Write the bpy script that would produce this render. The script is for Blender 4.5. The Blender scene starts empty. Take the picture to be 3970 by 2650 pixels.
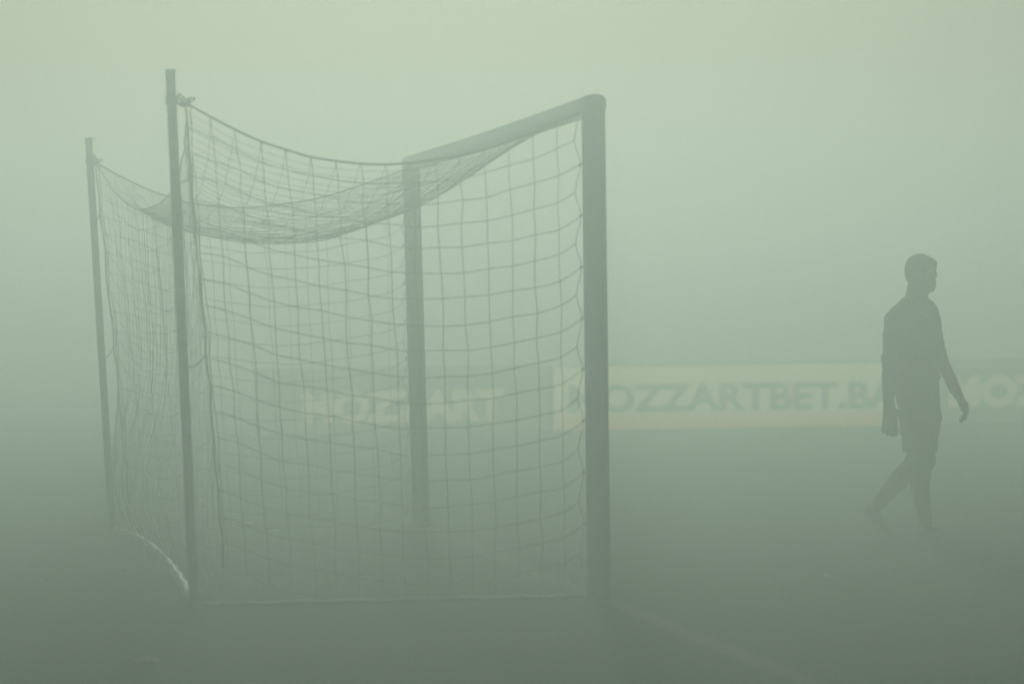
import bpy, bmesh, math, random
import numpy as np
from mathutils import Vector, Matrix

SC = bpy.context.scene
COL = SC.collection
random.seed(7)
rng = np.random.default_rng(11)

# ------------------------------------------------------------------ helpers
def link(o, parent=None):
    COL.objects.link(o)
    if parent is not None:
        o.parent = parent
    return o

def tag(o, label=None, cat=None, group=None, kind=None):
    if label: o['label'] = label
    if cat: o['category'] = cat
    if group: o['group'] = group
    if kind: o['kind'] = kind
    return o

def empty(name, loc):
    o = bpy.data.objects.new(name, None)
    o.location = loc
    o.empty_display_size = 0.2
    return link(o)

def mesh_obj(name, verts, faces, mat, parent=None, smooth=True):
    me = bpy.data.meshes.new(name)
    if parent is not None:
        off = parent.matrix_world.translation if False else Vector(parent.location)
        verts = [(v[0] - off.x, v[1] - off.y, v[2] - off.z) for v in verts]
    me.from_pydata([tuple(map(float, v)) for v in verts], [], [tuple(map(int, f)) for f in faces])
    me.update()
    if smooth:
        me.polygons.foreach_set('use_smooth', [True] * len(me.polygons))
    if mat: me.materials.append(mat)
    o = bpy.data.objects.new(name, me)
    return link(o, parent)

class MB:
    """collects shapes that end up in one mesh"""
    def __init__(self):
        self.v, self.f = [], []
    def add(self, vs, fs):
        n = len(self.v)
        self.v += [tuple(v) for v in vs]
        self.f += [tuple(i + n for i in f) for f in fs]
    def tube(self, pts, r, sides=6, cap=True):
        pts = [Vector(p) for p in pts]
        n = len(pts)
        rs = r if isinstance(r, (list, tuple)) else [r] * n
        up = Vector((0.31, 0.17, 0.93)).normalized()
        vs, fs = [], []
        for i, p in enumerate(pts):
            t = (pts[min(i + 1, n - 1)] - pts[max(i - 1, 0)])
            if t.length < 1e-9: t = Vector((0, 0, 1))
            t.normalize()
            a = up - t * up.dot(t)
            if a.length < 1e-3:
                a = Vector((1, 0, 0)) - t * t.x
            a.normalize()
            up = a
            b = t.cross(a)
            for k in range(sides):
                an = 2 * math.pi * k / sides
                vs.append(p + (a * math.cos(an) + b * math.sin(an)) * rs[i])
        for i in range(n - 1):
            for k in range(sides):
                k2 = (k + 1) % sides
                fs.append((i * sides + k, i * sides + k2, (i + 1) * sides + k2, (i + 1) * sides + k))
        if cap:
            fs.append(tuple(range(sides - 1, -1, -1)))
            fs.append(tuple((n - 1) * sides + k for k in range(sides)))
        self.add(vs, fs)
    def box(self, c, sx, sy, sz, ax=None):
        ax = ax or (Vector((1, 0, 0)), Vector((0, 1, 0)), Vector((0, 0, 1)))
        c = Vector(c)
        vs = []
        for i in (-1, 1):
            for j in (-1, 1):
                for k in (-1, 1):
                    vs.append(c + ax[0] * (i * sx / 2) + ax[1] * (j * sy / 2) + ax[2] * (k * sz / 2))
        self.add(vs, [(0, 1, 3, 2), (4, 6, 7, 5), (0, 4, 5, 1), (2, 3, 7, 6), (0, 2, 6, 4), (1, 5, 7, 3)])
    def build(self, name, mat, parent=None, smooth=True):
        return mesh_obj(name, self.v, self.f, mat, parent, smooth)

def smoothpts(pts, sub=3):
    """Catmull-Rom through the points"""
    P = [np.array(p, float) for p in pts]
    n = len(P)
    if n < 3: return P
    out = []
    for i in range(n - 1):
        p0, p1, p2, p3 = P[max(i - 1, 0)], P[i], P[i + 1], P[min(i + 2, n - 1)]
        for s in range(sub):
            t = s / sub
            out.append(0.5 * ((2 * p1) + (-p0 + p2) * t + (2 * p0 - 5 * p1 + 4 * p2 - p3) * t * t
                              + (-p0 + 3 * p1 - 3 * p2 + p3) * t ** 3))
    out.append(P[-1])
    return out

# ------------------------------------------------------------------ materials
def mat_basic(name, col, rough=0.6, var=0.12, scale=30.0, bump=0.0, spec=0.4, col2=None, sheen=0.0):
    m = bpy.data.materials.new(name)
    m.use_nodes = True
    nt = m.node_tree
    b = nt.nodes['Principled BSDF']
    tc = nt.nodes.new('ShaderNodeTexCoord')
    nz = nt.nodes.new('ShaderNodeTexNoise')
    nz.inputs['Scale'].default_value = scale
    nz.inputs['Detail'].default_value = 6
    nt.links.new(tc.outputs['Object'], nz.inputs['Vector'])
    rp = nt.nodes.new('ShaderNodeValToRGB')
    c2 = col2 or tuple(c * (1 - var) for c in col)
    rp.color_ramp.elements[0].position = 0.3
    rp.color_ramp.elements[0].color = (*c2, 1)
    rp.color_ramp.elements[1].position = 0.7
    rp.color_ramp.elements[1].color = (*col, 1)
    nt.links.new(nz.outputs['Fac'], rp.inputs['Fac'])
    nt.links.new(rp.outputs['Color'], b.inputs['Base Color'])
    b.inputs['Roughness'].default_value = rough
    b.inputs['Specular IOR Level'].default_value = spec
    if sheen:
        b.inputs['Sheen Weight'].default_value = sheen
        b.inputs['Sheen Roughness'].default_value = 0.35
        b.inputs['Sheen Tint'].default_value = (1.0, 0.42, 0.25, 1)
    if bump:
        bp = nt.nodes.new('ShaderNodeBump')
        bp.inputs['Strength'].default_value = bump
        bp.inputs['Distance'].default_value = 0.01
        nt.links.new(nz.outputs['Fac'], bp.inputs['Height'])
        nt.links.new(bp.outputs['Normal'], b.inputs['Normal'])
    return m

M = {}
M['paint'] = mat_basic('white_goal_paint', (0.55, 0.76, 1.0), 0.28, 0.14, 14, 0, 0.5)
M['pole'] = mat_basic('grey_pole_paint', (0.38, 0.52, 0.68), 0.5, 0.2, 20)
M['cord'] = mat_basic('net_cord', (0.72, 0.74, 0.74), 0.8, 0.25, 60)
M['rope'] = mat_basic('net_rope', (0.5, 0.52, 0.5), 0.85, 0.3, 80, 0.3)
M['tube'] = mat_basic('white_ground_tube', (0.92, 0.92, 0.88), 0.56, 0.15, 9, 0.3, 0.9)
M['cable'] = mat_basic('pale_worn_cord', (0.6, 0.6, 0.56), 0.5, 0.3, 12, 0.2)
M['line'] = mat_basic('pitch_line_paint', (0.05, 0.085, 0.05), 0.9, 0.5, 6, 0.3)
M['paper'] = mat_basic('white_paper', (0.88, 0.88, 0.85), 0.42, 0.1, 60, 0.2, 0.8)
M['plastic'] = mat_basic('pale_plastic', (0.88, 0.90, 0.88), 0.30, 0.08, 40, 0.0, 1.0)
M['clip'] = mat_basic('net_clip', (0.35, 0.36, 0.36), 0.5, 0.2, 50)
M['skin'] = mat_basic('skin', (0.24, 0.15, 0.11), 0.5, 0.1, 40)
M['hair'] = mat_basic('dark_hair', (0.03, 0.022, 0.018), 0.55, 0.4, 120, 0.5)
M['jersey'] = mat_basic('orange_jersey', (0.66, 0.16, 0.07), 0.6, 0.12, 45, 0.25, 0.3, None, 1.0)
M['shorts'] = mat_basic('orange_shorts', (0.62, 0.16, 0.08), 0.75, 0.12, 45, 0.25, 0.3, None, 0.2)
M['glove'] = mat_basic('dark_glove', (0.02, 0.03, 0.035), 0.6, 0.3, 50)
M['sock'] = mat_basic('orange_sock', (0.40, 0.13, 0.07), 0.85, 0.12, 70)
M['boot'] = mat_basic('boot_leather', (0.3, 0.3, 0.28), 0.22, 0.2, 50, 0, 0.7)
M['cabinet'] = mat_basic('black_board_cabinet', (0.03, 0.035, 0.035), 0.5, 0.3, 10)

def mat_grass():
    m = bpy.data.materials.new('pitch_grass')
    m.use_nodes = True
    nt = m.node_tree
    b = nt.nodes['Principled BSDF']
    tc = nt.nodes.new('ShaderNodeTexCoord')
    def noise(scale, detail=8, rough=0.6):
        n = nt.nodes.new('ShaderNodeTexNoise')
        n.inputs['Scale'].default_value = scale
        n.inputs['Detail'].default_value = detail
        n.inputs['Roughness'].default_value = rough
        nt.links.new(tc.outputs['Object'], n.inputs['Vector'])
        return n
    n1, n2 = noise(0.35), noise(14.0, 10, 0.7)
    r1 = nt.nodes.new('ShaderNodeValToRGB')
    r1.color_ramp.elements[0].position = 0.3; r1.color_ramp.elements[0].color = (0.006, 0.048, 0.022, 1)
    r1.color_ramp.elements[1].position = 0.75; r1.color_ramp.elements[1].color = (0.014, 0.078, 0.034, 1)
    nt.links.new(n1.outputs['Fac'], r1.inputs['Fac'])
    r2 = nt.nodes.new('ShaderNodeValToRGB')
    r2.color_ramp.elements[0].position = 0.3; r2.color_ramp.elements[0].color = (0.55, 0.6, 0.5, 1)
    r2.color_ramp.elements[1].position = 0.7; r2.color_ramp.elements[1].color = (1.15, 1.1, 1.0, 1)
    nt.links.new(n2.outputs['Fac'], r2.inputs['Fac'])
    mx = nt.nodes.new('ShaderNodeMixRGB'); mx.blend_type = 'MULTIPLY'; mx.inputs['Fac'].default_value = 1
    nt.links.new(r1.outputs['Color'], mx.inputs['Color1'])
    nt.links.new(r2.outputs['Color'], mx.inputs['Color2'])
    nt.links.new(mx.outputs['Color'], b.inputs['Base Color'])
    b.inputs['Roughness'].default_value = 0.9
    b.inputs['Specular IOR Level'].default_value = 0.05
    bp = nt.nodes.new('ShaderNodeBump'); bp.inputs['Strength'].default_value = 0.5; bp.inputs['Distance'].default_value = 0.03
    nt.links.new(n2.outputs['Fac'], bp.inputs['Height'])
    nt.links.new(bp.outputs['Normal'], b.inputs['Normal'])
    return m
M['grass'] = mat_grass()

def mat_led(name, col_top, col_bot, strength, split=0.2):
    """an LED screen: rows of lamps; object Z gives the rows, object X the tint change along the board"""
    m = bpy.data.materials.new(name)
    m.use_nodes = True
    nt = m.node_tree
    b = nt.nodes['Principled BSDF']
    b.inputs['Base Color'].default_value = (0.04, 0.04, 0.04, 1)
    tc = nt.nodes.new('ShaderNodeTexCoord')
    sp = nt.nodes.new('ShaderNodeSeparateXYZ')
    nt.links.new(tc.outputs['Object'], sp.inputs['Vector'])
    wv = nt.nodes.new('ShaderNodeTexWave')
    wv.bands_direction = 'Z'
    wv.inputs['Scale'].default_value = 7.0
    wv.inputs['Distortion'].default_value = 0.6
    nt.links.new(tc.outputs['Object'], wv.inputs['Vector'])
    mr = nt.nodes.new('ShaderNodeMapRange')
    mr.inputs['To Min'].default_value = 0.82; mr.inputs['To Max'].default_value = 1.0
    nt.links.new(wv.outputs['Fac'], mr.inputs['Value'])
    rp = nt.nodes.new('ShaderNodeValToRGB')
    rp.color_ramp.elements[0].position = max(0.01, split - 0.05); rp.color_ramp.elements[0].color = (*col_bot, 1)
    rp.color_ramp.elements[1].position = split + 0.05; rp.color_ramp.elements[1].color = (*col_top, 1)
    nt.links.new(sp.outputs['Z'], rp.inputs['Fac'])
    nt.links.new(rp.outputs['Color'], b.inputs['Emission Color'])
    ml = nt.nodes.new('ShaderNodeMath'); ml.operation = 'MULTIPLY'
    ml.inputs[1].default_value = strength
    nt.links.new(mr.outputs['Result'], ml.inputs[0])
    nt.links.new(ml.outputs['Value'], b.inputs['Emission Strength'])
    return m

# ------------------------------------------------------------------ camera
W, H = 3970, 2650
FPX = 15694.0
CAMZ = 1.412
PITCH, ROLL = 88.0 / FPX, 0.012
fw = Vector((0, math.cos(PITCH), -math.sin(PITCH)))
r0 = Vector((1, 0, 0)); u0 = r0.cross(fw)
cu = u0 * math.cos(ROLL) + r0 * math.sin(ROLL)
cr = r0 * math.cos(ROLL) - u0 * math.sin(ROLL)
cam = bpy.data.cameras.new('camera')
cam.sensor_width = 36.0
cam.lens = FPX * 36.0 / W
cam.clip_end = 3000
cam.dof.use_dof = True
cam.dof.focus_distance = 24.6
cam.dof.aperture_fstop = 2.2
co = link(bpy.data.objects.new('camera', cam))
mw = Matrix((cr, cu, -fw)).transposed().to_4x4()
mw.translation = Vector((0, 0, CAMZ))
co.matrix_world = mw
SC.camera = co
C0 = Vector((0, 0, CAMZ))
def ray(x, y):
    return fw + cr * ((x - W / 2) / FPX) + cu * ((H / 2 - y) / FPX)
def ground(x, y, z=0.0):
    r = ray(x, y)
    return C0 + r * ((z - CAMZ) / r.z)
def at(x, y, d):
    r = ray(x, y)
    return C0 + r * (d / r.y)

# ------------------------------------------------------------------ world, sun, haze
SUN_EL, SUN_AZ = math.radians(17), math.radians(-1.3)      # azimuth measured from +Y towards +X
w = bpy.data.worlds.new('World'); SC.world = w
w.use_nodes = True
nt = w.node_tree
bg = nt.nodes['Background']
sky = nt.nodes.new('ShaderNodeTexSky')
sky.sky_type = 'NISHITA'
sky.sun_disc = False
sky.sun_elevation = SUN_EL
sky.sun_rotation = SUN_AZ
sky.air_density = 1.0
sky.dust_density = 1.4
sky.ozone_density = 1.0
nt.links.new(sky.outputs['Color'], bg.inputs['Color'])
bg.inputs['Strength'].default_value = 0.05
sd = bpy.data.lights.new('sun', 'SUN')
sd.energy = 5.0
sd.angle = math.radians(3.5)
sd.color = (1.0, 0.985, 0.96)
so = link(bpy.data.objects.new('sun', sd))
sdir = Vector((math.sin(SUN_AZ) * math.cos(SUN_EL), math.cos(SUN_AZ) * math.cos(SUN_EL), math.sin(SUN_EL)))
so.rotation_euler = sdir.to_track_quat('Z', 'Y').to_euler()
so.location = (0, 0, 40)

hm = bpy.data.materials.new('haze_volume')
hm.use_nodes = True
hn = hm.node_tree
for n in list(hn.nodes):
    if n.type == 'BSDF_PRINCIPLED': hn.nodes.remove(n)
pv = hn.nodes.new('ShaderNodeVolumePrincipled')
pv.inputs['Color'].default_value = (0.802, 1.0, 0.852, 1)
pv.inputs['Density'].default_value = 0.048
pv.inputs['Anisotropy'].default_value = 0.75
hn.links.new(pv.outputs['Volume'], hn.nodes['Material Output'].inputs['Volume'])
hb = MB(); hb.box((0, 90, 1.25), 260, 230, 4.5)
haze = hb.build('haze', hm, None, False)
tag(haze, kind='stuff')

# ------------------------------------------------------------------ ground
g = MB()
n = 24
R = 1500.0
g.add([(-R, -200, 0), (R, -200, 0), (R, 2 * R, 0), (-R, 2 * R, 0)], [(0, 1, 2, 3)])
pitch = g.build('pitch', M['grass'], None, False)
tag(pitch, kind='structure')

# ------------------------------------------------------------------ goal frame
N = Vector((0.424, 20.43, 0))
u = Vector((-0.1427, 0.9898, 0)).normalized()
b = Vector((-u.y, u.x, 0))           # backwards, into the net
Z = Vector((0, 0, 1))
GW = 7.44
def gp(t, w_, z):
    return N + u * t + b * w_ + Z * z

def superell(a, c, n=2.7, k=32):
    out = []
    for i in range(k):
        an = 2 * math.pi * i / k
        cx, sx = math.cos(an), math.sin(an)
        out.append((a * math.copysign(abs(cx) ** (2 / n), cx), c * math.copysign(abs(sx) ** (2 / n), sx)))
    return out

def prism(mb, sect, stations, ax, ay):
    """stations: (centre, scale); section axes ax, ay"""
    k = len(sect); vs, fs = [], []
    for c, s in stations:
        for (p, q) in sect: vs.append(Vector(c) + ax * (p * s) + ay * (q * s))
    for i in range(len(stations) - 1):
        for j in range(k):
            j2 = (j + 1) % k
            fs.append((i * k + j, i * k + j2, (i + 1) * k + j2, (i + 1) * k + j))
    fs.append(tuple(range(k - 1, -1, -1)))
    fs.append(tuple((len(stations) - 1) * k + j for j in range(k)))
    mb.add(vs, fs)

goal = empty('football_goal', N)
tag(goal, 'white football goal frame of two thick posts and a crossbar, standing in haze', 'goal')
for t0, lean in ((0.0, 0.0), (GW, -0.042)):
    mb = MB()
    st = [(gp(t0, 0, 0.0), 1.0)]
    for q in range(1, 9):
        z = 2.49 * q / 8
        st.append((gp(t0, 0, z) - b * (lean * z / 2.49), 1.0))
    prism(mb, superell(0.0592, 0.05), st, b, u)
    mb.build('post', M['paint'], goal)
mb = MB()
st = []
for q in range(0, 33):
    t = -0.052 + (GW + 0.104) * q / 32
    sag = -0.012 * math.sin(math.pi * q / 32)
    st.append((gp(t, 0.042 * t / GW, 2.491 + sag), 1.0))
st[0] = (st[0][0], 0.965); st.insert(1, (gp(-0.046, 0, 2.491), 1.0))
prism(mb, superell(0.06, 0.05), st, b, Z)
mb.build('crossbar', M['paint'], goal)

# net clips along the rear edges of both posts
CLIPZ = [2.448 - 0.129 * k for k in range(0, 19)]
for t0 in (0.0, GW):
    ln = 0.042 if t0 > 1 else 0.0
    for k in range(2, 18, 2):
        z = CLIPZ[k]
        cb = MB()
        c = gp(t0, 0.064 + ln * z / 2.49, z)
        cb.tube([c - b * 0.008, c + b * 0.010, c + b * 0.012 - Z * 0.012], 0.0045, 6)
        cb.build('net_clip', M['clip'], goal)

# ------------------------------------------------------------------ net poles
NS0 = Vector((-1.596, 20.13, 0)); NS1 = Vector((-1.683, 20.13, 2.674))
FS0 = Vector((-2.700, 27.20, 0)); FS1 = Vector((-2.828, 27.20, 2.664))
POLES = []
for base, top, lab in ((NS0, NS1, 'tall grey net pole nearest the camera, leaning back behind the goal'),
                       (FS0, FS1, 'faint grey net pole at the far back corner of the net')):
    p = empty('net_pole', base)
    tag(p, lab, 'net pole', 'poles holding up the back of the goal net')
    mb = MB()
    ax = (top - base).normalized()
    mb.tube([base, base + (top - base) * 0.5, top - ax * 0.012], 0.0245, 20)
    mb.build('shaft', M['pole'], p)
    mb = MB()
    mb.tube([top - ax * 0.013, top - ax * 0.004, top], [0.0262, 0.0262, 0.024], 20)
    mb.build('end_cap', M['pole'], p)
    POLES.append((base, top, p))

# ------------------------------------------------------------------ net
ROPE_W = [0.06, .32, .52, .69, .95, 1.08, 1.23, 1.45, 1.67, 1.858, 2.06]
ROPE_D = [0.0, -.10, -.174, -.214, -.25, -.255, -.248, -.212, -.141, -.053, .062]
ROW_W = [0.0, .12, .34, .61, .85, 1.0, 1.26, 1.62, 1.78, 1.92, 2.06]
ROW_D = [0.0, -.054, -.106, -.147, -.16, -.149, -.106, -.036, .03, .08, .10]
ZA = 2.448
NC, NR, NT = 16, 18, 57
def wrear(z): return 1.885 + (2.06 - 1.885) * max(0, min(1, z / 2.5))
def row_z(j, w_):
    k = min(1.0, j / 4.0)
    d = (1 - k) * np.interp(w_, ROPE_W, ROPE_D) + k * np.interp(w_, ROW_W, ROW_D)
    z = ZA - 0.1295 * j + d
    return z

def lean_at(t, z):      # the far end of the goal leans back a little more
    return (t / GW) * (0.042 * z / 2.49 + 0.10)

def jit(s): return (rng.random() - 0.5) * 2 * s
def side_nodes(t0, bow):
    G = {}
    for j in range(NR + 1):
        for i in range(NC + 1):
            x = i / NC
            z0 = ZA - 0.1295 * j
            wr = wrear(z0)
            w_ = 0.06 + x * (wr - 0.06)
            z = max(0.012, row_z(j, w_))
            if i == 0:
                w_ = 0.068 if j % 2 == 0 else 0.098
                z = z0 - (0.0 if j % 2 == 0 else 0.012)
            tt = t0 + bow * math.sin(math.pi * x) * math.sin(math.pi * min(1, (j + 1) / NR))
            e = 0 if (j == 0 or i == 0) else 1
            G[i, j] = gp(tt + jit(0.012) * e, w_ + lean_at(t0, z) * min(1, w_) + jit(0.007) * e, z + jit(0.006) * e)
    return G
def roof_sag(w_):
    return np.interp(w_, [0.06, 0.3, 0.6, 1.0, 1.4, 1.8, 2.06], [0.0, 0.10, 0.20, 0.29, 0.33, 0.385, 0.41])
def prof(tau): return 1 - abs(1 - 2 * tau) ** 2.7
KT = [jit(0.02) for _ in range(NT + 1)]; KZ = [jit(0.007) for _ in range(NT + 1)]; IW = [jit(0.012) for _ in range(NC + 1)]
def roof_nodes():
    G = {}
    for k in range(NT + 1):
        tau = k / NT
        t = GW * tau
        for i in range(NC + 1):
            x = i / NC
            w_ = 0.06 + x * 2.0
            z = ZA + np.interp(w_, ROPE_W, ROPE_D) - roof_sag(w_) * prof(tau)
            e = 0 if (i == 0 or k in (0, NT)) else 1
            wave = 0.007 * math.sin(k * 0.9 + i * 0.3) + 0.006 * math.sin(k * 0.43 - i * 0.5)
            G[k, i] = gp(t + (KT[k] + jit(0.006)) * e, w_ - 0.10 * x * prof(tau) + lean_at(t, 2.4) * x + (IW[i] + jit(0.006)) * e,
                         z + (jit(0.003) + wave + KZ[k]) * e * 4 * x * (1 - x))
    return G
RN = roof_nodes()
def back_nodes(near, far):
    G = {}
    for k in range(NT + 1):
        tau = k / NT
        for j in range(NR + 1):
            top = RN[k, NC]
            zt = top.z
            f = j / NR
            z = zt * (1 - f) + 0.015 * f
            z -= 0.06 * math.sin(math.pi * f) * prof(tau)
            wt = (top - N).dot(b)
            wb = 1.885 + lean_at(GW * tau, 0)
            bulge = 0.20 * math.exp(-((z - 0.40) / 0.45) ** 2) * prof(min(1, tau * 1.0) * 0.92 + 0.0)
            w_ = wt * (1 - f) + wb * f + bulge
            e = 0 if (k in (0, NT) or j in (0,)) else 1
            z = max(0.012, z + jit(0.010) * e)
            G[k, j] = gp(GW * tau + jit(0.012) * e + 0.01 * math.sin(k * 0.9) * math.sin(j * 0.5) * e, w_ + (jit(0.006) + 0.006 * math.sin(k * 0.8 + j * 0.35)) * e, z)
    for j in range(NR + 1):
        G[0, j] = near[NC, j].copy(); G[NT, j] = far[NC, j].copy()
    return G
SN = side_nodes(0.0, -0.05)
SF = side_nodes(GW, 0.05)
BN = back_nodes(SN, SF)
CR = 0.0023
net = empty('goal_net', gp(GW / 2, 1.0, 0))
tag(net, 'sagging square mesh goal net draped from crossbar to two back poles', 'goal net')
def panel(G, na, nb, name, mat, r, skip_a=(), skip_b=(), sub=3):
    mb = MB()
    for a_ in range(na + 1):
        if a_ in skip_a: continue
        mb.tube(smoothpts([G[a_, c] for c in range(nb + 1)], sub), r, 4, False)
    for c in range(nb + 1):
        if c in skip_b: continue
        mb.tube(smoothpts([G[a_, c] for a_ in range(na + 1)], sub), r, 4, False)
    # knots at the crossings
    for a_ in range(1, na):
        for c in range(1, nb):
            p = G[a_, c]; q = r * 1.75
            mb.add([p + Vector((q, 0, 0)), p - Vector((q, 0, 0)), p + Vector((0, q, 0)), p - Vector((0, q, 0)),
                    p + Vector((0, 0, q)), p - Vector((0, 0, q))],
                   [(0, 2, 4), (2, 1, 4), (1, 3, 4), (3, 0, 4), (2, 0, 5), (1, 2, 5), (3, 1, 5), (0, 3, 5)])
    return mb.build(name, mat, net)
panel(SN, NC, NR, 'side_panel', M['cord'], CR, skip_b=(0,))
panel(SF, NC, NR, 'side_panel', M['cord'], CR, skip_b=(0,))
panel(RN, NT, NC, 'roof_panel', M['cord'], 0.0016, skip_a=(0, NT), skip_b=(NC,), sub=2)
panel(BN, NT, NR, 'back_panel', M['cord'], 0.0013, skip_a=(0, NT), skip_b=(0,), sub=2)
for G in (SN, SF):
    mb = MB()
    mb.tube(smoothpts([G[i, 0] for i in range(NC + 1)], 4), 0.0062, 6)
    mb.build('top_rope', M['rope'], net)
    mb = MB()
    pts = smoothpts([G[NC, j] for j in range(NR + 1)], 4)
    mb.tube(pts, 0.0048, 6)
    for q in range(2):            # slack net gathered along the back corner
        pp = [Vector(p) + Vector((0.006 * math.sin(i * .35 + q * 2.1) + .010 * (q + 1), 0.03 * math.sin(i * .23 + q), 0)) for i, p in enumerate(pts)]
        mb.tube(pp, 0.0024, 4)
    mb.build('corner_rope', M['rope'], net)
mb = MB(); mb.tube(smoothpts([RN[k, NC] for k in range(NT + 1)], 2), 0.0032, 6); mb.build('rear_rope', M['rope'], net)

# lashings that tie the net corners to the poles
for (base, top, p), G in zip(POLES, (SN, SF)):
    ax = (top - base).normalized()
    corner = G[NC, 0]
    mb = MB()                     # turns round the pole, one helix
    mb.tube([top - ax * (0.175 - 0.0135 * a / 6.283) + Vector((0.031 * math.cos(a), 0.031 * math.sin(a), 0)) for a in [i * 0.45 for i in range(48)]], 0.0042, 5)
    mb.build('pole_wrap', M['rope'], net)
    st = top - ax * 0.13 + Vector((0.028, -0.01, 0))
    for q in range(3):
        mb = MB()
        o = Vector((0.007 * (q - 1), -0.006 * q, 0.010 * (q - 1)))
        mid = (st + corner) / 2 + Vector((0.004, 0, -0.012))
        mb.tube(smoothpts([st + o, mid + o * 1.6, corner + o], 5), 0.0062, 5)
        mb.build('tie_cord', M['rope'], net)
    mb = MB()                     # knot and the loop of its bow, one cord
    pts = [corner + Vector((0.020 * math.cos(a) * (1 - .2 * math.sin(a * .37)), 0.014 * math.sin(a * 1.3), 0.018 * math.sin(a * 1.7 + .4))) for a in [i * 0.5 for i in range(44)]]
    pts += [corner + Vector(c) for c in ((0.01, -0.01, 0.010), (0.024, -0.014, 0.020), (0.042, -0.014, 0.022), (0.050, -0.014, 0.018), (0.044, -0.014, 0.011), (0.03, -0.012, 0.004), (0, 0, 0))]
    mb.tube(smoothpts(pts, 3), 0.0050, 5)
    mb.build('knot', M['rope'], net)
    mb = MB()
    mb.tube([top - ax * 0.02 + Vector((0.024, 0, 0)), top + Vector((0.036, -0.01, -0.004)), top + Vector((0.046, -0.012, 0.008))], 0.0024, 4)
    mb.build('cord_end', M['rope'], net)
    for j, dz in ((3, 0.02), (10, 0.05)):     # further ties lower down
        z2 = G[NC, j]
        t2 = base + ax * (z2.z - dz)
        mb = MB()
        mb.tube(smoothpts([z2 + Vector((0, 0, .05)), z2 + Vector((-0.006, 0, 0.01)), (z2 + t2) / 2 - Z * 0.015, t2], 5), 0.0036, 5)
        mb.build('tie_cord', M['rope'], net)

# ------------------------------------------------------------------ tubes and lines on the grass
pix = [(742, 2350), (724, 2315), (690, 2254), (655, 2208), (610, 2160), (560, 2120), (510, 2093), (478, 2083), (447, 2077)]
pts = []
for (x, y) in pix:
    q = ground(x, y); q.z = 0.027
    pts.append(q)
pts = smoothpts(pts, 8)
mb = MB()
rs = [0.029 * (1 + 0.22 * math.sin(i * 1.9) * math.sin(i * 0.7)) for i in range(len(pts))]
pts = [Vector(p) + Vector((0.004 * math.sin(i * 1.3), 0, 0)) for i, p in enumerate(pts)]
mb.tube(pts, rs, 10)
tubeo = mb.build('ground_tube', M['tube'])
tag(tubeo, 'white lumpy tube curving over the grass between the feet of the two net poles', 'tube')

mb = MB()
pp = []
for i in range(41):
    q = gp(-0.02, 0.07 + 1.93 * i / 40, 0.012)
    pp.append(q + u * (0.012 * math.sin(i * 0.5)) + Z * 0.003 * math.sin(i * 1.1))
mb.tube(pp, 0.011, 8)
rp_ = mb.build('ground_rope', M['cable'])
tag(rp_, 'thin pale rope lying straight along the grass under the near side of the net', 'rope')

def strip(name, p0, p1, half, z, mat):
    d = (p1 - p0).normalized(); s = Vector((d.y, -d.x, 0))
    vs, fs = [], []
    k = 60
    for i in range(k + 1):
        c = p0.lerp(p1, i / k)
        h1 = half * (1 + 0.1 * jit(1)); h2 = half * (1 + 0.1 * jit(1))
        vs += [c + s * h1 + Z * z, c - s * h2 + Z * z]
    for i in range(k): fs.append((2 * i, 2 * i + 1, 2 * i + 3, 2 * i + 2))
    o = mesh_obj(name, vs, fs, mat, None, False)
    tag(o, kind='structure')
    return o
strip('goal_line', gp(-24, 0, 0), gp(40, 0, 0), 0.06, 0.004, M['line'])

# ------------------------------------------------------------------ perimeter screens
BD = Vector((0.9898, 0.1427, 0)).normalized()       # along the far touchline
BNORM = Vector((BD.y, -BD.x, 0))                    # towards the camera
BP = ground(2900, 1660)
def board_pt(x, y=1660):
    r = ray(x, y)
    t = (BP - C0).dot(BNORM) / r.dot(BNORM)
    return C0 + r * t
def text_mesh(body):
    cu_ = bpy.data.curves.new('lettering', 'FONT')
    cu_.body = body
    cu_.size = 1.0
    cu_.offset = 0.046
    cu_.extrude = 0.0
    cu_.resolution_u = 6
    o = bpy.data.objects.new('tmp', cu_)
    COL.objects.link(o)
    bpy.context.view_layer.update()
    dg = bpy.context.evaluated_depsgraph_get()
    me = bpy.data.meshes.new_from_object(o.evaluated_get(dg))
    vs = [v.co.copy() for v in me.vertices]; fs = [tuple(p.vertices) for p in me.polygons]
    bpy.data.objects.remove(o); bpy.data.meshes.remove(me); bpy.data.curves.remove(cu_)
    x0 = min(v.x for v in vs); x1 = max(v.x for v in vs); y0 = min(v.y for v in vs); y1 = max(v.y for v in vs)
    return [((v.x - x0) / (x1 - x0), (v.y - y0) / (y1 - y0)) for v in vs], fs

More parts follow.
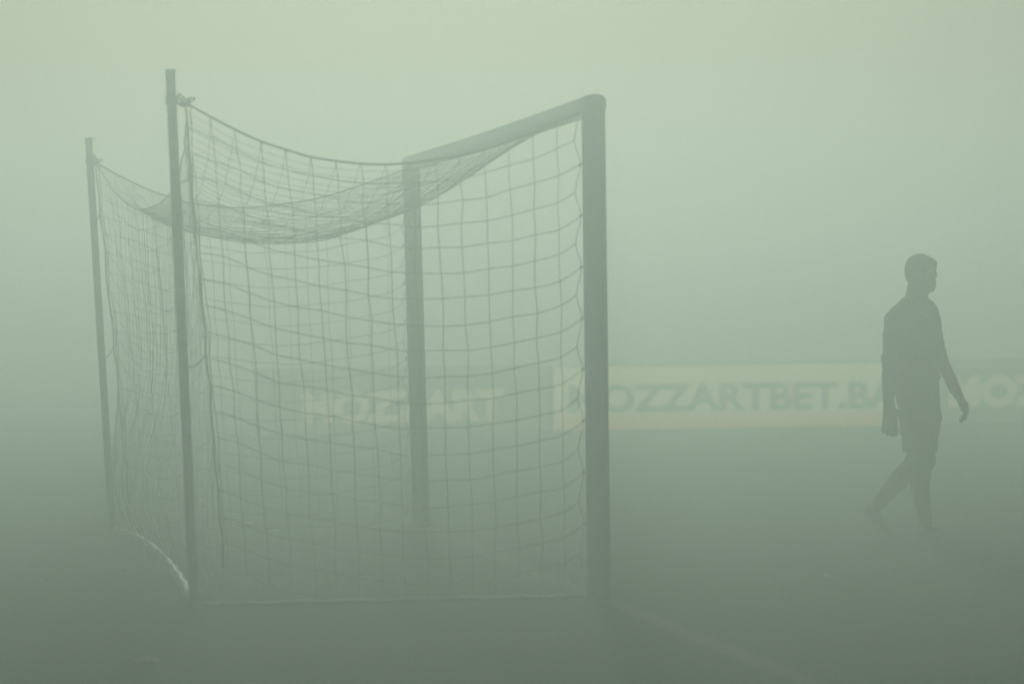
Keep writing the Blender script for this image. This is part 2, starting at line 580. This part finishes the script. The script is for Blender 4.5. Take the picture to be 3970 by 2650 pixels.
CREAM, ORANGE = (1.0, 0.98, 0.45), (1.0, 0.56, 0.22)
LEDS = 6.0
M['led_lit'] = mat_led('lit_screen', CREAM, ORANGE, 1.0 * LEDS, 0.19)
M['led_cream'] = mat_led('cream_lamps', CREAM, (1.0, 0.82, 0.38), 0.85 * LEDS, 0.22)
M['led_off'] = mat_led('dim_green_lamps', (0.66, 1.0, 0.70), (0.66, 1.0, 0.70), 0.17 * LEDS, 0.5)
BH = 0.82
def led_board(x0, x1, body, tx0, tx1, tz0, tz1, lit, label):
    a0, a1 = board_pt(x0), board_pt(x1)
    a0.z = a1.z = 0
    a1 = a1 - BD * 0.012
    Lb = (a1 - a0).length
    root = empty('led_board', a0)
    tag(root, label, 'advertising board', 'illuminated advertising boards along the far touchline')
    loc = lambda s, d, z: a0 + BD * s + BNORM * d + Z * z
    mb = MB()
    mb.box(loc(Lb / 2, -0.07, BH / 2), Lb, 0.13, BH, (BD, BNORM, Z))
    mb.box(loc(Lb / 2, -0.30, 0.03), Lb * 0.96, 0.36, 0.05, (BD, BNORM, Z))
    mb.build('cabinet', M['cabinet'], root, False)
    mb = MB()
    mb.add([loc(0.02, 0.0, 0.02), loc(Lb - 0.02, 0.0, 0.02), loc(Lb - 0.02, 0.0, BH - 0.02), loc(0.02, 0.0, BH - 0.02)], [(0, 1, 2, 3)])
    mb.build('screen', M['led_lit'] if lit else M['led_off'], root, False)
    vs, fs = text_mesh(body)
    t0 = (board_pt(tx0) - a0).dot(BD); t1 = (board_pt(tx1) - a0).dot(BD)
    mb = MB()
    mb.add([loc(t0 + (t1 - t0) * v[0], 0.004, tz0 + (tz1 - tz0) * v[1]) for v in vs], fs)
    mb.build('lettering', M['led_off'] if lit else M['led_cream'], root, False)
    return root
# letter heights measured on the board: 307 px per metre, foot of the board at z = 0
led_board(1000, 2140, 'MOZZART', 1172, 1955, 0.14, 0.54, False, 'dark far board with glowing cream lettering, seen through the goal net')
led_board(2143, 3560, 'MOZZARTBET.BA', 2205, 3492, 0.215, 0.585, True, 'glowing cream far board with dark lettering and an orange lower band')
led_board(3563, 4700, 'MOZZART', 3680, 4470, 0.23, 0.62, False, 'dark far board with glowing cream lettering, to the right of the walking player')

# ------------------------------------------------------------------ litter on the grass
def scrap(px, py, wpx, hgt, label, seed, mat=None, name='paper_scrap'):
    q = ground(px, py)
    s = FPX / q.y
    wd = wpx / s
    r2 = random.Random(seed)
    mb = MB()
    k = 9
    vs, fs = [], []
    for layer in (0, 1):
        for i in range(k + 1):
            for j in range(4):
                x = (i / k - .5) * wd
                y = (j / 3 - .5) * wd * 0.7
                z = 0.006 + hgt * (0.25 + 0.75 * math.sin(math.pi * i / k)) * (0.5 + 0.5 * math.sin(j * 1.4 + seed)) + r2.random() * hgt * 0.25
                vs.append(Vector((q.x + x, q.y + y, max(0.004, z) + layer * 0.0015)))
    for layer in (0, 1):
        o = layer * (k + 1) * 4
        for i in range(k):
            for j in range(3):
                f = (o + i * 4 + j, o + (i + 1) * 4 + j, o + (i + 1) * 4 + j + 1, o + i * 4 + j + 1)
                fs.append(f if layer else f[::-1])
    mb.add(vs, fs)
    o = mb.build(name, mat or M['paper'])
    # origin at its own base
    me = o.data
    me.transform(Matrix.Translation(-Vector((q.x, q.y, 0)))); o.location = (q.x, q.y, 0)
    tag(o, label, 'litter', 'pale scraps of litter on the grass')
    return o
scrap(572, 2572, 88, 0.022, 'curled white paper strip on the grass at the bottom left corner', 1)
scrap(185, 2256, 14, 0.012, 'tiny pale paper fleck on the grass, furthest left', 2)
scrap(487, 2216, 20, 0.014, 'small pale paper fleck on the grass below the curving white tube', 3)
scrap(3205, 2236, 26, 0.010, 'small pale paper fleck on open grass below the walking player', 4)
scrap(770, 2062, 16, 0.045, 'upright pale paper scrap behind the near net pole', 5)
scrap(822, 2055, 30, 0.026, 'low pale paper scrap inside the net, between near pole and cup', 6)
# crushed clear cup lying on its side
q = ground(958, 2046)
cup = empty('plastic_cup', q)
tag(cup, 'pale crushed plastic cup lying on its side on the grass inside the goal', 'cup')
mb = MB()
axd = Vector((0.97, -0.24, 0.0)).normalized()
k = 20; vs, fs = [], []
side = Vector((-axd.y, axd.x, 0))
for i, (s, r) in enumerate([(-0.060, 0.033), (-0.035, 0.034), (0.0, 0.036), (0.035, 0.0375), (0.055, 0.039), (0.056, 0.0375), (0.0, 0.0345), (-0.055, 0.0315)]):
    for a in range(k):
        an = 2 * math.pi * a / k
        cr_ = 1 + 0.05 * min(0, math.sin(an)) * math.sin(3 * an + i)
        vs.append(q + axd * s + side * (r * math.cos(an) * cr_) + Z * (0.0225 + 0.52 * r * math.sin(an) * cr_))
for i in range(7):
    for a in range(k):
        a2 = (a + 1) % k
        fs.append((i * k + a, i * k + a2, (i + 1) * k + a2, (i + 1) * k + a))
fs.append(tuple(range(k - 1, -1, -1))); fs.append(tuple(7 * k + a for a in range(k)))
mb.add(vs, fs); mb.build('cup_wall', M['plastic'], cup)
mb = MB()
mb.tube([q + axd * 0.0565 + side * (0.0405 * math.cos(a)) + Z * (0.0235 + 0.0212 * math.sin(a)) for a in [2 * math.pi * i / 20 for i in range(21)]], 0.0022, 5, False)
mb.build('rim', M['plastic'], cup)

# ------------------------------------------------------------------ the goalkeeper: signed distance shapes meshed with surface nets
PX0, PY0, PD = 3560.0, 2086.0, 25.69
PS = FPX / PD
def J(x, y, dep=0.0):
    dx, dy = (x - PX0), (y - PY0)
    return np.array([(dx - ROLL * dy) / PS, dep, -(dy + ROLL * dx) / PS])
def surface_nets(f, lo, hi, h):
    lo = np.array(lo, float); hi = np.array(hi, float)
    n = np.ceil((hi - lo) / h).astype(int) + 1
    ax = [lo[i] + h * np.arange(n[i]) for i in range(3)]
    X, Y, Zg = np.meshgrid(*ax, indexing='ij')
    D = f(X, Y, Zg).astype(np.float32)
    ins = D < 0
    c = np.zeros((n[0] - 1, n[1] - 1, n[2] - 1), np.int8)
    offs = [(i, j, k) for i in (0, 1) for j in (0, 1) for k in (0, 1)]
    sl = lambda o: tuple(slice(o[a], n[a] - 1 + o[a]) for a in range(3))
    for o in offs: c += ins[sl(o)]
    act = (c > 0) & (c < 8)
    idx = -np.ones(act.shape, np.int64)
    cells = np.argwhere(act)
    idx[act] = np.arange(len(cells))
    acc = np.zeros((len(cells), 3)); cnt = np.zeros(len(cells))
    for o1 in offs:
        for a in range(3):
            if o1[a] == 1: continue
            o2 = list(o1); o2[a] = 1
            p = D[tuple((cells + o1).T)]; q_ = D[tuple((cells + o2).T)]
            m = (p < 0) != (q_ < 0)
            t = np.where(m, p / np.where(m, p - q_, 1), 0)
            pt = np.tile(np.array(o1, float), (len(cells), 1)); pt[:, a] = t
            acc[m] += pt[m]; cnt[m] += 1
    verts = lo + h * (cells + acc / cnt[:, None])
    faces = []
    for a in range(3):
        b1, b2 = (a + 1) % 3, (a + 2) % 3
        s0 = [slice(1, n[i] - 1) for i in range(3)]; s1 = list(s0)
        s0[a] = slice(0, n[a] - 1); s1[a] = slice(1, n[a])
        p = ins[tuple(s0)]; q_ = ins[tuple(s1)]
        e = np.argwhere(p != q_)
        if len(e) == 0: continue
        sgn = p[tuple(e.T)]
        base = e.copy(); base[:, b1] += 1; base[:, b2] += 1
        def cid(d1, d2):
            k = base.copy(); k[:, b1] += d1; k[:, b2] += d2
            return idx[tuple(k.T)]
        q4 = np.stack([cid(-1, -1), cid(0, -1), cid(0, 0), cid(-1, 0)], 1)
        q4[~sgn] = q4[~sgn][:, ::-1]
        faces.append(q4)
    return verts, np.concatenate(faces)
def cone(a, b_, ra, rb):
    """tapered capsule"""
    a = np.asarray(a, float); b_ = np.asarray(b_, float)
    d = b_ - a; L2 = d.dot(d)
    def f(X, Y, Z_):
        t = np.clip(((X - a[0]) * d[0] + (Y - a[1]) * d[1] + (Z_ - a[2]) * d[2]) / L2, 0, 1)
        return np.sqrt((X - a[0] - t * d[0]) ** 2 + (Y - a[1] - t * d[1]) ** 2 + (Z_ - a[2] - t * d[2]) ** 2) - (ra + (rb - ra) * t)
    return f
def ell(c, r, yaw=0.0, pitch_=0.0):
    """ellipsoid; yaw about Z, then pitch in the picture plane"""
    c = np.asarray(c, float)
    cy, sy, cp, sp_ = math.cos(yaw), math.sin(yaw), math.cos(pitch_), math.sin(pitch_)
    def f(X, Y, Z_):
        x, y, z = X - c[0], Y - c[1], Z_ - c[2]
        x, y = cy * x + sy * y, -sy * x + cy * y
        x, z = cp * x + sp_ * z, -sp_ * x + cp * z
        k0 = np.sqrt((x / r[0]) ** 2 + (y / r[1]) ** 2 + (z / r[2]) ** 2)
        k1 = np.sqrt((x / r[0] ** 2) ** 2 + (y / r[1] ** 2) ** 2 + (z / r[2] ** 2) ** 2)
        return k0 * (k0 - 1) / np.maximum(k1, 1e-6)
    return f
def loft(stations):
    """vertical body column: stations (centre, half width across, half depth, yaw) from low to high"""
    zs = np.array([s[0][2] for s in stations])
    o = np.argsort(zs); zs = zs[o]; S = [stations[i] for i in o]
    cx = np.array([s[0][0] for s in S]); cy = np.array([s[0][1] for s in S])
    ra = np.array([s[1] for s in S]); rb = np.array([s[2] for s in S]); yw = np.array([s[3] for s in S])
    def f(X, Y, Z_):
        x0 = np.interp(Z_, zs, cx); y0 = np.interp(Z_, zs, cy)
        a = np.interp(Z_, zs, ra); b2 = np.interp(Z_, zs, rb); y_ = np.interp(Z_, zs, yw)
        x, y = X - x0, Y - y0
        c_, s_ = np.cos(y_), np.sin(y_)
        p, q_ = c_ * x + s_ * y, -s_ * x + c_ * y
        k = np.sqrt((p / a) ** 2 + (q_ / b2) ** 2)
        d = (k - 1) * np.minimum(a, b2)
        return np.maximum(d, np.maximum(zs[0] - Z_, Z_ - zs[-1]))
    return f
def smin(fs, k):
    def f(X, Y, Z_):
        d = None
        for g_ in fs:
            e = g_(X, Y, Z_)
            if d is None: d = e
            else:
                h = np.clip(0.5 + 0.5 * (e - d) / k, 0, 1)
                d = e + (d - e) * h - k * h * (1 - h)
        return d
    return f

# joints read from the figure's outline (picture x, picture y, depth)
YAW = math.radians(-46)                       # chest turned towards the camera
rsh, rel, rwr = J(3456, 1249, -.13), J(3441, 1400, -.17), J(3437, 1545, -.165)
lsh, lel, lwr = J(3616, 1226, .12), J(3650, 1385, .15), J(3716, 1528, .10)
rhip, rkn, ran = J(3556, 1600, -.045), J(3577, 1782, -.10), J(3584, 2030, -.08)
lhip, lkn, lan = J(3578, 1600, .05), J(3551, 1789, .10), J(3408, 1968, .13)
neck0, neck1 = J(3548, 1190, 0), J(3560, 1112, 0)

# torso stations: (centre, half width, half depth, yaw)
tors = [(J(3565, 1690, .0), .122, .102, YAW), (J(3568, 1620, .0), .134, .110, YAW), (J(3564, 1575, 0), .134, .110, YAW), (J(3555, 1520, 0), .150, .114, YAW), (J(3552, 1440, 0), .156, .116, YAW),
        (J(3548, 1340, 0), .176, .120, YAW), (J(3541, 1270, 0), .182, .112, YAW), (J(3540, 1215, 0), .150, .09, YAW), (J(3546, 1180, 0), .085, .07, YAW)]
traps = [cone(J(3550, 1166), J(3463, 1221, -.09), .062, .040), cone(J(3562, 1170), J(3617, 1207, .09), .057, .042)]
def torso(infl=0.0): return loft([(c, a + infl, b2 + infl, y_) for (c, a, b2, y_) in tors])
def arm_fs(inf, right=True, end=1.0):
    if right:
        w_ = rel + (rwr - rel) * end
        return [cone(rsh, rel, .052 + inf, .040 + inf), cone(rel, w_, .042 + inf, .031 + inf + (1 - end) * .012)]
    w_ = lel + (lwr - lel) * end
    return [cone(lsh, lel, .050 + inf, .038 + inf), cone(lel, w_, .039 + inf, .027 + inf + (1 - end) * .012)]
def leg_fs(inf=0.0):
    rcalf = J(3560, 1868, -.09); lcalf = J(3492, 1868, .115)
    return [cone(rhip, rkn, .066 + inf, .072 + inf), cone(rkn, rcalf, .062 + inf, .056 + inf), cone(rcalf, ran, .056 + inf, .034 + inf),
            ell(J(3590, 1786, -.12), (.045, .045, .055)),
            cone(lhip, lkn, .064 + inf, .052 + inf), cone(lkn, lcalf, .051 + inf, .054 + inf), cone(lcalf, lan, .055 + inf, .035 + inf)]
# head
headf = smin([ell(J(3566, 1047), (.094, .076, .088), 0, -.12), ell(J(3578, 1072), (.078, .066, .088), 0, .0),
              cone(J(3588, 1096, 0), J(3607, 1116, 0), .050, .030), cone(J(3580, 1098, -.035), J(3604, 1118, -.012), .03, .022),
              cone(J(3580, 1098, .035), J(3604, 1118, .012), .03, .022)], .03)
face = smin([headf, ell(J(3620, 1045, 0), (.020, .045, .013)), cone(J(3622, 1056, 0), J(3629, 1073, 0), .008, .0095),
             ell(J(3620, 1078, 0), (.016, .016, .009)), ell(J(3621, 1095, 0), (.016, .020, .007)), ell(J(3622, 1106, 0), (.014, .02, .008)),
             ell(J(3611, 1121, 0), (.020, .02, .016))], .010)
eyes = [ell(J(3619, 1056, -.030), (.012, .014, .009)), ell(J(3619, 1056, .030), (.012, .014, .009))]
def carve(f, holes, k=.006):
    def g_(X, Y, Z_):
        d = f(X, Y, Z_)
        for h_ in holes: d = np.maximum(d, -h_(X, Y, Z_) * .6)
        return d
    return g_
ears = [ell(J(3563, 1072, -.075), (.020, .010, .032), 0.25), ell(J(3563, 1072, .075), (.020, .010, .032), -.25)]
face = carve(face, eyes)
face = smin([face, ell(J(3615, 1056, -.029), (.012, .012, .011)), ell(J(3615, 1056, .029), (.012, .012, .011))] + ears, .006)
neckf = cone(neck0, neck1, .072, .068)

def hand_fs(wr, kn, side_, palm_w, palm_t, fingers, thumb, inf):
    """palm slab between wrist and knuckles plus five chains of finger bones"""
    fs = []
    for q_ in (-1, -.33, .33, 1):
        fs.append(cone(wr + side_ * palm_w * .55 * q_, kn + side_ * palm_w * q_, palm_t, palm_t * .92))
    fl = []
    for ch in fingers + [thumb]:
        for (p0, p1, ra_, rb_) in ch: fl.append(cone(p0, p1, ra_ + inf, rb_ + inf))
    return smin([smin(fs, .02), smin(fl, .004)], .008)
def chain(p, dirs, lens, r):
    out = []; p = np.array(p, float)
    for i, (d, L) in enumerate(zip(dirs, lens)):
        d = np.array(d, float); d /= np.linalg.norm(d)
        e = p + d * L
        out.append((p, e, r[i], r[i + 1])); p = e
    return out
GL = .0
def hands(inf, f):
    # right hand: hangs beside the thigh, back of the hand to the camera, lightly curled
    wr = J(3437, 1560, -.165); kn = J(3442, 1632, -.165)
    sd_ = np.array([.95, .25, -.10]); sd_ /= np.linalg.norm(sd_)
    fg = []
    for q_, L, dx in ((-1, .82, -.10), (-.36, .96, -.02), (.3, 1.02, .05), (.95, .96, .10)):
        p = kn + sd_ * .036 * q_
        fg.append(chain(p, [(dx, .20, -1), (dx * .3, .55, -1), (0, 1.0, -.45)], [.050 * L, .034 * L, .026 * L], [.0150 * f, .0142 * f, .0132 * f, .0120 * f]))
    th = chain(J(3456, 1590, -.155), [(.85, .25, -.75), (.45, .25, -1), (.15, .3, -1)], [.045, .036, .028], [.017 * f, .014 * f, .013 * f, .011 * f])
    R_ = hand_fs(wr, kn, sd_, .035, .017 * f, fg, th, inf)
    # left hand: reaches ahead of the body, seen from the thumb side, fingers curling down and back
    wr2 = J(3717, 1530, .10); kn2 = J(3748, 1578, .09)
    sd2 = np.array([.25, 1.0, .10]); sd2 /= np.linalg.norm(sd2)
    fg2 = []
    for q_, L, dz in ((-1, .95, .0), (-.35, 1.02, .0), (.3, .97, .02), (.95, .82, .05)):
        p = kn2 + sd2 * .036 * q_
        fg2.append(chain(p, [(.14, 0, -1), (-.35, 0, -1 + dz), (-.85, 0, -.62)], [.045 * L, .034 * L, .026 * L], [.0130 * f, .0120 * f, .0115 * f, .0105 * f]))
    th2 = chain(J(3722, 1552, .055), [(.30, -.3, -1), (.45, -.1, -1), (.50, .1, -.8)], [.038, .032, .024], [.0165 * f, .014 * f, .0125 * f, .011 * f])
    L_ = hand_fs(wr2, kn2, sd2, .036, .0165 * f, fg2, th2, inf)
    return R_, L_
hr, hl = hands(-.002, .8)
def foot_fs(inf):
    a = [cone(J(3575, 2058, -.05), J(3582, 2020, -.075), .036 + inf, .035 + inf),
         cone(J(3574, 2062, -.05), J(3606, 2066, -.13), .034 + inf, .033 + inf), cone(J(3606, 2067, -.13), J(3636, 2071, -.18), .037 + inf, .029 + inf)]
    b2 = [cone(J(3385, 1988, .14), J(3405, 1972, .13), .034 + inf, .034 + inf), cone(J(3384, 1990, .14), J(3418, 2036, .10), .034 + inf, .034 + inf),
          cone(J(3418, 2038, .10), J(3441, 2062, .08), .036 + inf, .027 + inf)]
    return a, b2
fa, fb = foot_fs(-.004)
bodyf = smin([smin([smin([face, neckf], .02), torso(-.018), cone(J(3550, 1170), J(3458, 1228, -.10), .05, .028), cone(J(3562, 1174), J(3613, 1211, .09), .045, .032)], .03), smin(arm_fs(-.004, True) , .02), smin(arm_fs(-.004, False), .02),
              smin(leg_fs()[:4], .02), smin(leg_fs()[4:], .02), smin(fa, .015), smin(fb, .015), hr, hl], .012)
PB = Vector((at(PX0, PY0, PD).x, PD, 0.0))
def person_mesh(name, f, lo, hi, h, mat, parent=None):
    vs, fs = surface_nets(f, lo, hi, h)
    me = bpy.data.meshes.new(name)
    me.from_pydata(vs.tolist(), [], fs.tolist()); me.update()
    me.polygons.foreach_set('use_smooth', [True] * len(me.polygons))
    me.materials.append(mat)
    o = bpy.data.objects.new(name, me)
    if parent is None: o.location = PB
    link(o, parent)
    return o
def bounds(*pts, m=.1):
    P = np.array(pts); return P.min(0) - m, P.max(0) + m
person = person_mesh('person', bodyf, (-.42, -.34, -.01), (.42, .30, 1.84), .0075, M['skin'])
tag(person, 'goalkeeper in an orange kit and dark gloves walking to the right with head bowed', 'person')

# hair: a cap over the skull, cut along the hairline
hairc = smin([ell(J(3567, 1044), (.097, .081, .091), 0, -.12), ell(J(3606, 1022), (.046, .060, .026), 0, -.30), ell(J(3536, 1070), (.045, .066, .060))], .02)
def hairf(X, Y, Z_):
    d = hairc(X, Y, Z_) + .0025 * np.sin(X * 190 + Z_ * 60) * np.sin(Y * 150 + Z_ * 40)
    hx = J(3626, 1043)[0]; hz = J(3626, 1040)[2]; bz = J(3520, 1100)[2]
    ex = J(3585, 0)[0]
    zl = np.where(X > ex, hz - .004, np.where(X > ex - .05, hz - .045, bz))
    inner = headf(X, Y, Z_) + .004
    return np.maximum(np.maximum(d, zl - Z_), -inner)
person_mesh('hair', hairf, J(3500, 1125, -.11), J(3650, 975, .11), .005, M['hair'], person)

# jersey: torso and sleeves with folds, open at neck, wrists and hem
def folds(X, Y, Z_, a):
    return a * (np.sin(Z_ * 95 + 9 * np.sin(X * 14 + Y * 9)) * .5 + np.sin(Z_ * 47 + X * 38 - Y * 22) * .7 + .6 * np.sin(X * 70 + Z_ * 21 + Y * 40))
jb = smin([torso(.006), smin(arm_fs(.010, True, .97), .025), smin(arm_fs(.009, False, .95), .025),
           *traps], .022)
def sleeve_dist(X, Y, Z_):
    return np.minimum(np.minimum(cone(rsh, rwr, .10, .10)(X, Y, Z_), cone(lsh, lwr, .10, .10)(X, Y, Z_)), 0)
jin = smin([torso(-.004), cone(neck0, neck1 + (neck1 - neck0), .067, .067)], .01)
hemz = J(3560, 1612)[2]
def jerseyf(X, Y, Z_):
    d = jb(X, Y, Z_)
    d = d + folds(X, Y, Z_, .0030)
    neckcut = .064 - np.sqrt((X - J(3560, 1150)[0]) ** 2 + Y ** 2)
    d = np.maximum(d, np.minimum(neckcut, Z_ - J(0, 1190)[2]))
    d = np.maximum(d, Z_ - J(3550, 1150)[2] + (X - J(3550, 0)[0]) * .25)
    arm_ = np.minimum(cone(rel, rwr, .07, .06)(X, Y, Z_), cone(lel, lwr, .07, .06)(X, Y, Z_))
    cut = np.where(arm_ > 0, hemz - Z_, -1)
    return np.maximum(d, cut)
person_mesh('jersey', jerseyf, (-.36, -.30, hemz - .04), (.36, .30, J(0, 1140)[2]), .006, M['jersey'], person)

# shorts
rsz = J(3570, 1757)[2]
rleg = cone(J(3566, 1620, -.05), J(3572, 1775, -.095), .112, .092)
lleg = cone(J(3574, 1620, .05), J(3557, 1790, .09), .108, .095)
sb = smin([torso(.011), rleg, lleg], .02)
def shortsf(X, Y, Z_):
    d = sb(X, Y, Z_) + folds(X, Y, Z_, .0026)
    return np.maximum(np.maximum(d, rsz - Z_), Z_ - J(0, 1590)[2])
person_mesh('shorts', shortsf, (-.24, -.26, rsz - .03), (.24, .28, J(0, 1575)[2]), .006, M['shorts'], person)

# gloves: five padded fingers each, cuffs at the wrist
gr, gl_ = hands(.0015, 1.0)
gcr = cone(J(3437, 1543, -.165), J(3437, 1578, -.165), .030, .029)
gcl = cone(J(3707, 1508, .11), J(3722, 1540, .098), .033, .031)
lo, hi = bounds(J(3400, 1540, -.25), J(3505, 1705, -.08), m=.02)
person_mesh('glove', smin([gr, gcr], .012), lo, hi, .0032, M['glove'], person)
lo, hi = bounds(J(3680, 1500, .0), J(3775, 1640, .2), m=.02)
person_mesh('glove', smin([gl_, gcl], .012), lo, hi, .0032, M['glove'], person)

# socks and boots
lf = leg_fs(.006)
s_top_r = J(3560, 1835)[2]
def sock_r(X, Y, Z_): return np.maximum(smin([lf[1], lf[2]], .02)(X, Y, Z_) + .0005 * np.sin(Z_ * 190), Z_ - s_top_r)
person_mesh('sock', sock_r, J(3490, 2060, -.2), J(3640, 1825, .0), .006, M['sock'], person)
sd_l = (lan - lkn) / np.linalg.norm(lan - lkn)
def sock_l(X, Y, Z_):
    al = (X - lkn[0]) * sd_l[0] + (Y - lkn[1]) * sd_l[1] + (Z_ - lkn[2]) * sd_l[2]
    return np.maximum(smin([lf[5], lf[6]], .02)(X, Y, Z_) + .0005 * np.sin(al * 190), .07 - al)
lo, hi = bounds(lkn, lan, m=.08)
person_mesh('sock', sock_l, lo, hi, .006, M['sock'], person)
ba, bb = foot_fs(.004)
lo, hi = bounds(J(3560, 2088, -.05), J(3650, 2000, -.2), m=.045)
zsole = .006
person_mesh('boot', lambda X, Y, Z_: np.maximum(np.maximum(smin(ba, .02)(X, Y, Z_), zsole - Z_), Z_ - J(0, 2010)[2]), lo, hi, .005, M['boot'], person)
lo, hi = bounds(J(3350, 2085, .14), J(3455, 1950, .08), m=.05)
person_mesh('boot', smin(bb, .02), lo, hi, .005, M['boot'], person)

# ------------------------------------------------------------------ render settings
SC.view_settings.view_transform = 'Standard'
SC.view_settings.look = 'None'
SC.view_settings.exposure = -2.92
SC.view_settings.gamma = 1.0
SC.cycles.volume_bounces = 1
SC.cycles.max_bounces = 6
SC.cycles.use_denoising = True
SC.cycles.use_adaptive_sampling = False
SC.render.dither_intensity = 2.0
